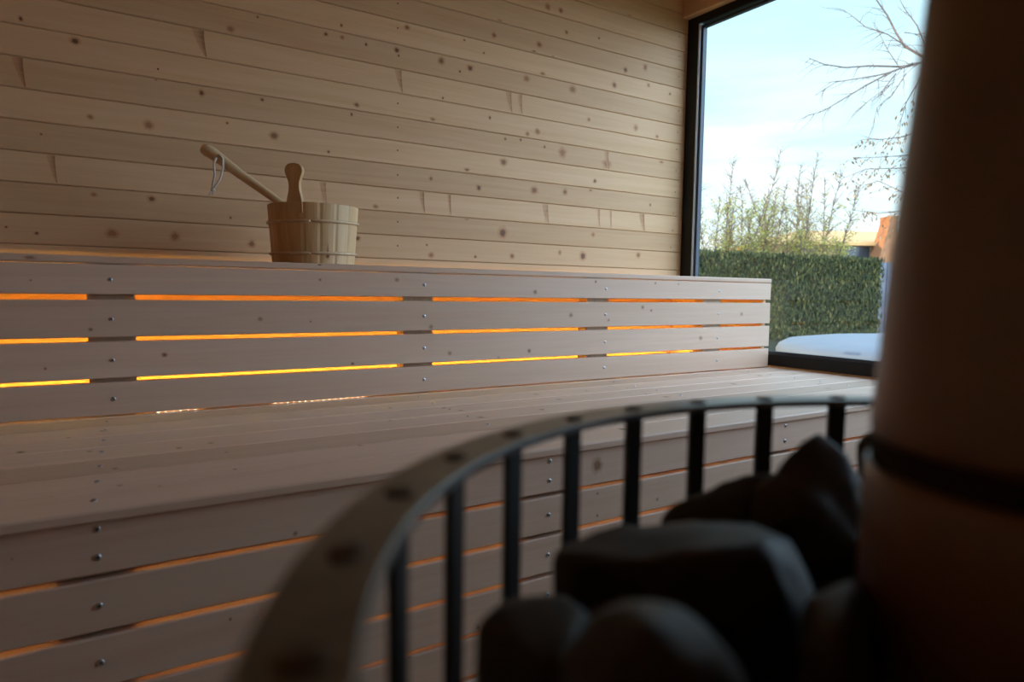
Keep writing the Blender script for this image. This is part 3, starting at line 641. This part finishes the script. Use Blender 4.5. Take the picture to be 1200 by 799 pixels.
# neighbouring house
ho = spot(960, 300, w=22); ho.z = GZ; rx = Vector((.8416, -.5399, 0)).normalized(); dp = Vector((.5399, .8416, 0)).normalized(); u_ = 22 / 800
house = thing('house', 'low house beyond the hedge with a sunlit shallow roof', 'house', tuple(ho))
def hz(py): return spot(960, py, w=22).z - GZ
def hp_(px, py, d=0): return rx * ((px - 960) * u_) + dp * d + Vector((0, 0, hz(py)))
M['tile'] = plain('pale_roof_sheet', (.60, .31, .11), .7, var=.2, vs=2); M['hwall'] = plain('ochre_render', (.34, .20, .10), .8, var=.2, vs=2); M['hglass'] = plain('dark_window', (.03, .035, .045), .2)
M['brick'] = plain('orange_brick', (.34, .13, .05), .8, var=.3, vs=6); M['hwhite'] = plain('white_window_trim', (.7, .7, .7), .6)
mb = MB(); ez = hz(284)
e0, e1, e2, e3 = [Vector((v.x, v.y, ez)) for v in (hp_(898, 284, -.3), hp_(1190, 284, -.3), hp_(1190, 284, 5.4), hp_(898, 284, 5.4))]
r0 = hp_(972, 262, 2.5); r1 = hp_(1120, 262, 2.5); dn = Vector((0, 0, -.10))
mb.face(mb.pts([e0, e1, r1, r0])); mb.face(mb.pts([e1, e2, r1])); mb.face(mb.pts([e2, e3, r0, r1])); mb.face(mb.pts([e3, e0, r0]))
lo = [v + dn for v in (e0, e1, e2, e3)]; q = mb.pts([e0, e1, e2, e3]); q2 = mb.pts(lo)
for i in range(4): mb.face((q[i], q2[i], q2[(i + 1) % 4], q[(i + 1) % 4]))
mb.face(q2); mb.build('roof', M['tile'], house)
mb = MB(); ws = [hp_(910, 300, 0), hp_(1180, 300, 0), hp_(1180, 300, 5), hp_(910, 300, 5)]
mb.loft([[Vector((v.x, v.y, 0)) for v in ws], [Vector((v.x, v.y, ez - .08)) for v in ws]]); mb.build('walls', M['hwall'], house)
for x0, x1 in ((985, 1018), (930, 955), (1050, 1085)):
    mb = MB(); P = [hp_(x0, 302, -.02), hp_(x1, 302, -.02), hp_(x1, 288, -.02), hp_(x0, 288, -.02)]; mb.loft([P, [p + dp * .03 for p in P]]); wn = mb.build('window', M['hglass'], house)
    mb = MB(); mb.loft([[p + dp * -.05 for p in (hp_(x0 - 2, 305), hp_(x1 + 2, 305), hp_(x1 + 2, 302), hp_(x0 - 2, 302))], [p + dp * .0 for p in (hp_(x0 - 2, 305), hp_(x1 + 2, 305), hp_(x1 + 2, 302), hp_(x0 - 2, 302))]]); mb.build('window_sill', M['hwhite'], wn)
mb = MB(); cw = [(1010, 1046, 330), (1016, 1038, 302), (1026, 1035, 264), (1026, 1035, 255)]
mb.loft([[hp_(a, y, -.75), hp_(b, y, -.75), hp_(b, y, -.15), hp_(a, y, -.15)] for a, b, y in [(1006, 1052, 394)] + cw]); mb.build('chimney', M['brick'], house)

# weathered grey fence at the end of the hedge
ff = spot(1016, 330, w=10.9); ff.z = GZ
fen = thing('garden_fence', 'bluish grey board fence closing the garden at the end of the hedge', 'fence', tuple(ff)); M['fence'] = plain('grey_fence_paint', (.17, .17, .21), .7, var=.3, vs=5)
H = spot(1014, 306, w=10.6).z - GZ
for i in range(10):
    mb = MB(); a = rx * (i * .16); b = rx * (i * .16 + .15); q = dp * .02
    mb.loft([[a, b, b + q, a + q], [v + Vector((0, 0, H)) for v in (a, b, b + q, a + q)]]); mb.build('board', M['fence'], fen)
for z in (.3, H - .3):
    mb = MB(); a = dp * .021; b = rx * 1.6 + dp * .021; q = dp * .05
    mb.loft([[v + Vector((0, 0, z)) for v in (a, b, b + q, a + q)], [v + Vector((0, 0, z + .09)) for v in (a, b, b + q, a + q)]]); mb.build('rail', M['fence'], fen)

# round hot tub under a pale padded cover
tub = thing('hot_tub', 'round hot tub under a pale padded cover, just outside the pane', 'hot tub', (5.2, 2.3, GZ)); g = ZC - GZ - .018
mb = MB(); NT = 44
for i in range(NT):
    t0 = 2 * math.pi * i / NT; t1 = 2 * math.pi * (i + .94) / NT
    mb.loft([[(r * math.cos(t), r * math.sin(t), z) for t, r in ((t0, 1.12), (t1, 1.12), (t1, 1.08), (t0, 1.08))] for z in (0, g - .45)], bd=(random.random(), random.random()))
mb.lathe([(1.07, .02), (1.07, g - .45)], n=64); mb.build('tub_shell', M['post'], tub)
M['cover'] = plain('pale_vinyl', (.14, .158, .19), .5, var=.06, vs=4)
mb = MB(); mb.lathe([(1.185, g - .45), (1.20, g - .44), (1.205, g - .385), (1.185, g - .345), (1.13, g - .315), (.95, g - .292), (.5, g - .262), (.02, g - .25)], n=96); cov = mb.build('cover', M['cover'], tub)
mb = MB(); mb.lathe([(1.203, g - .435), (1.209, g - .432), (1.211, g - .424), (1.206, g - .418)], n=96, cap=False); mb.build('piping', plain('cover_piping', (.42, .45, .52), .5), cov)
M['ink'] = plain('blue_grey_print', (.05, .07, .13), .5)
mb = MB(); random.seed(21)
for i in range(9):                       # short worn strokes of print on the skirt, too blurred to read
    t = math.radians(172.6 + i * .62); hgt = .016
    def on(tt, k): z = -.3445 + .022 * k; r = 1.185 - (z + .345) * 1.833 + .003; return (r * math.cos(tt), r * math.sin(tt), g + z)
    w_ = math.radians(.16)
    mb.face(mb.pts([on(t, .05), on(t + w_, .05), on(t + w_ * 1.8, .75), on(t + w_ * .8, .75)]))
    if i % 2: mb.face(mb.pts([on(t + w_, .3), on(t + w_ * 2.4, .3), on(t + w_ * 2.5, .45), on(t + w_, .45)]))
mb.build('printed_mark', M['ink'], cov)
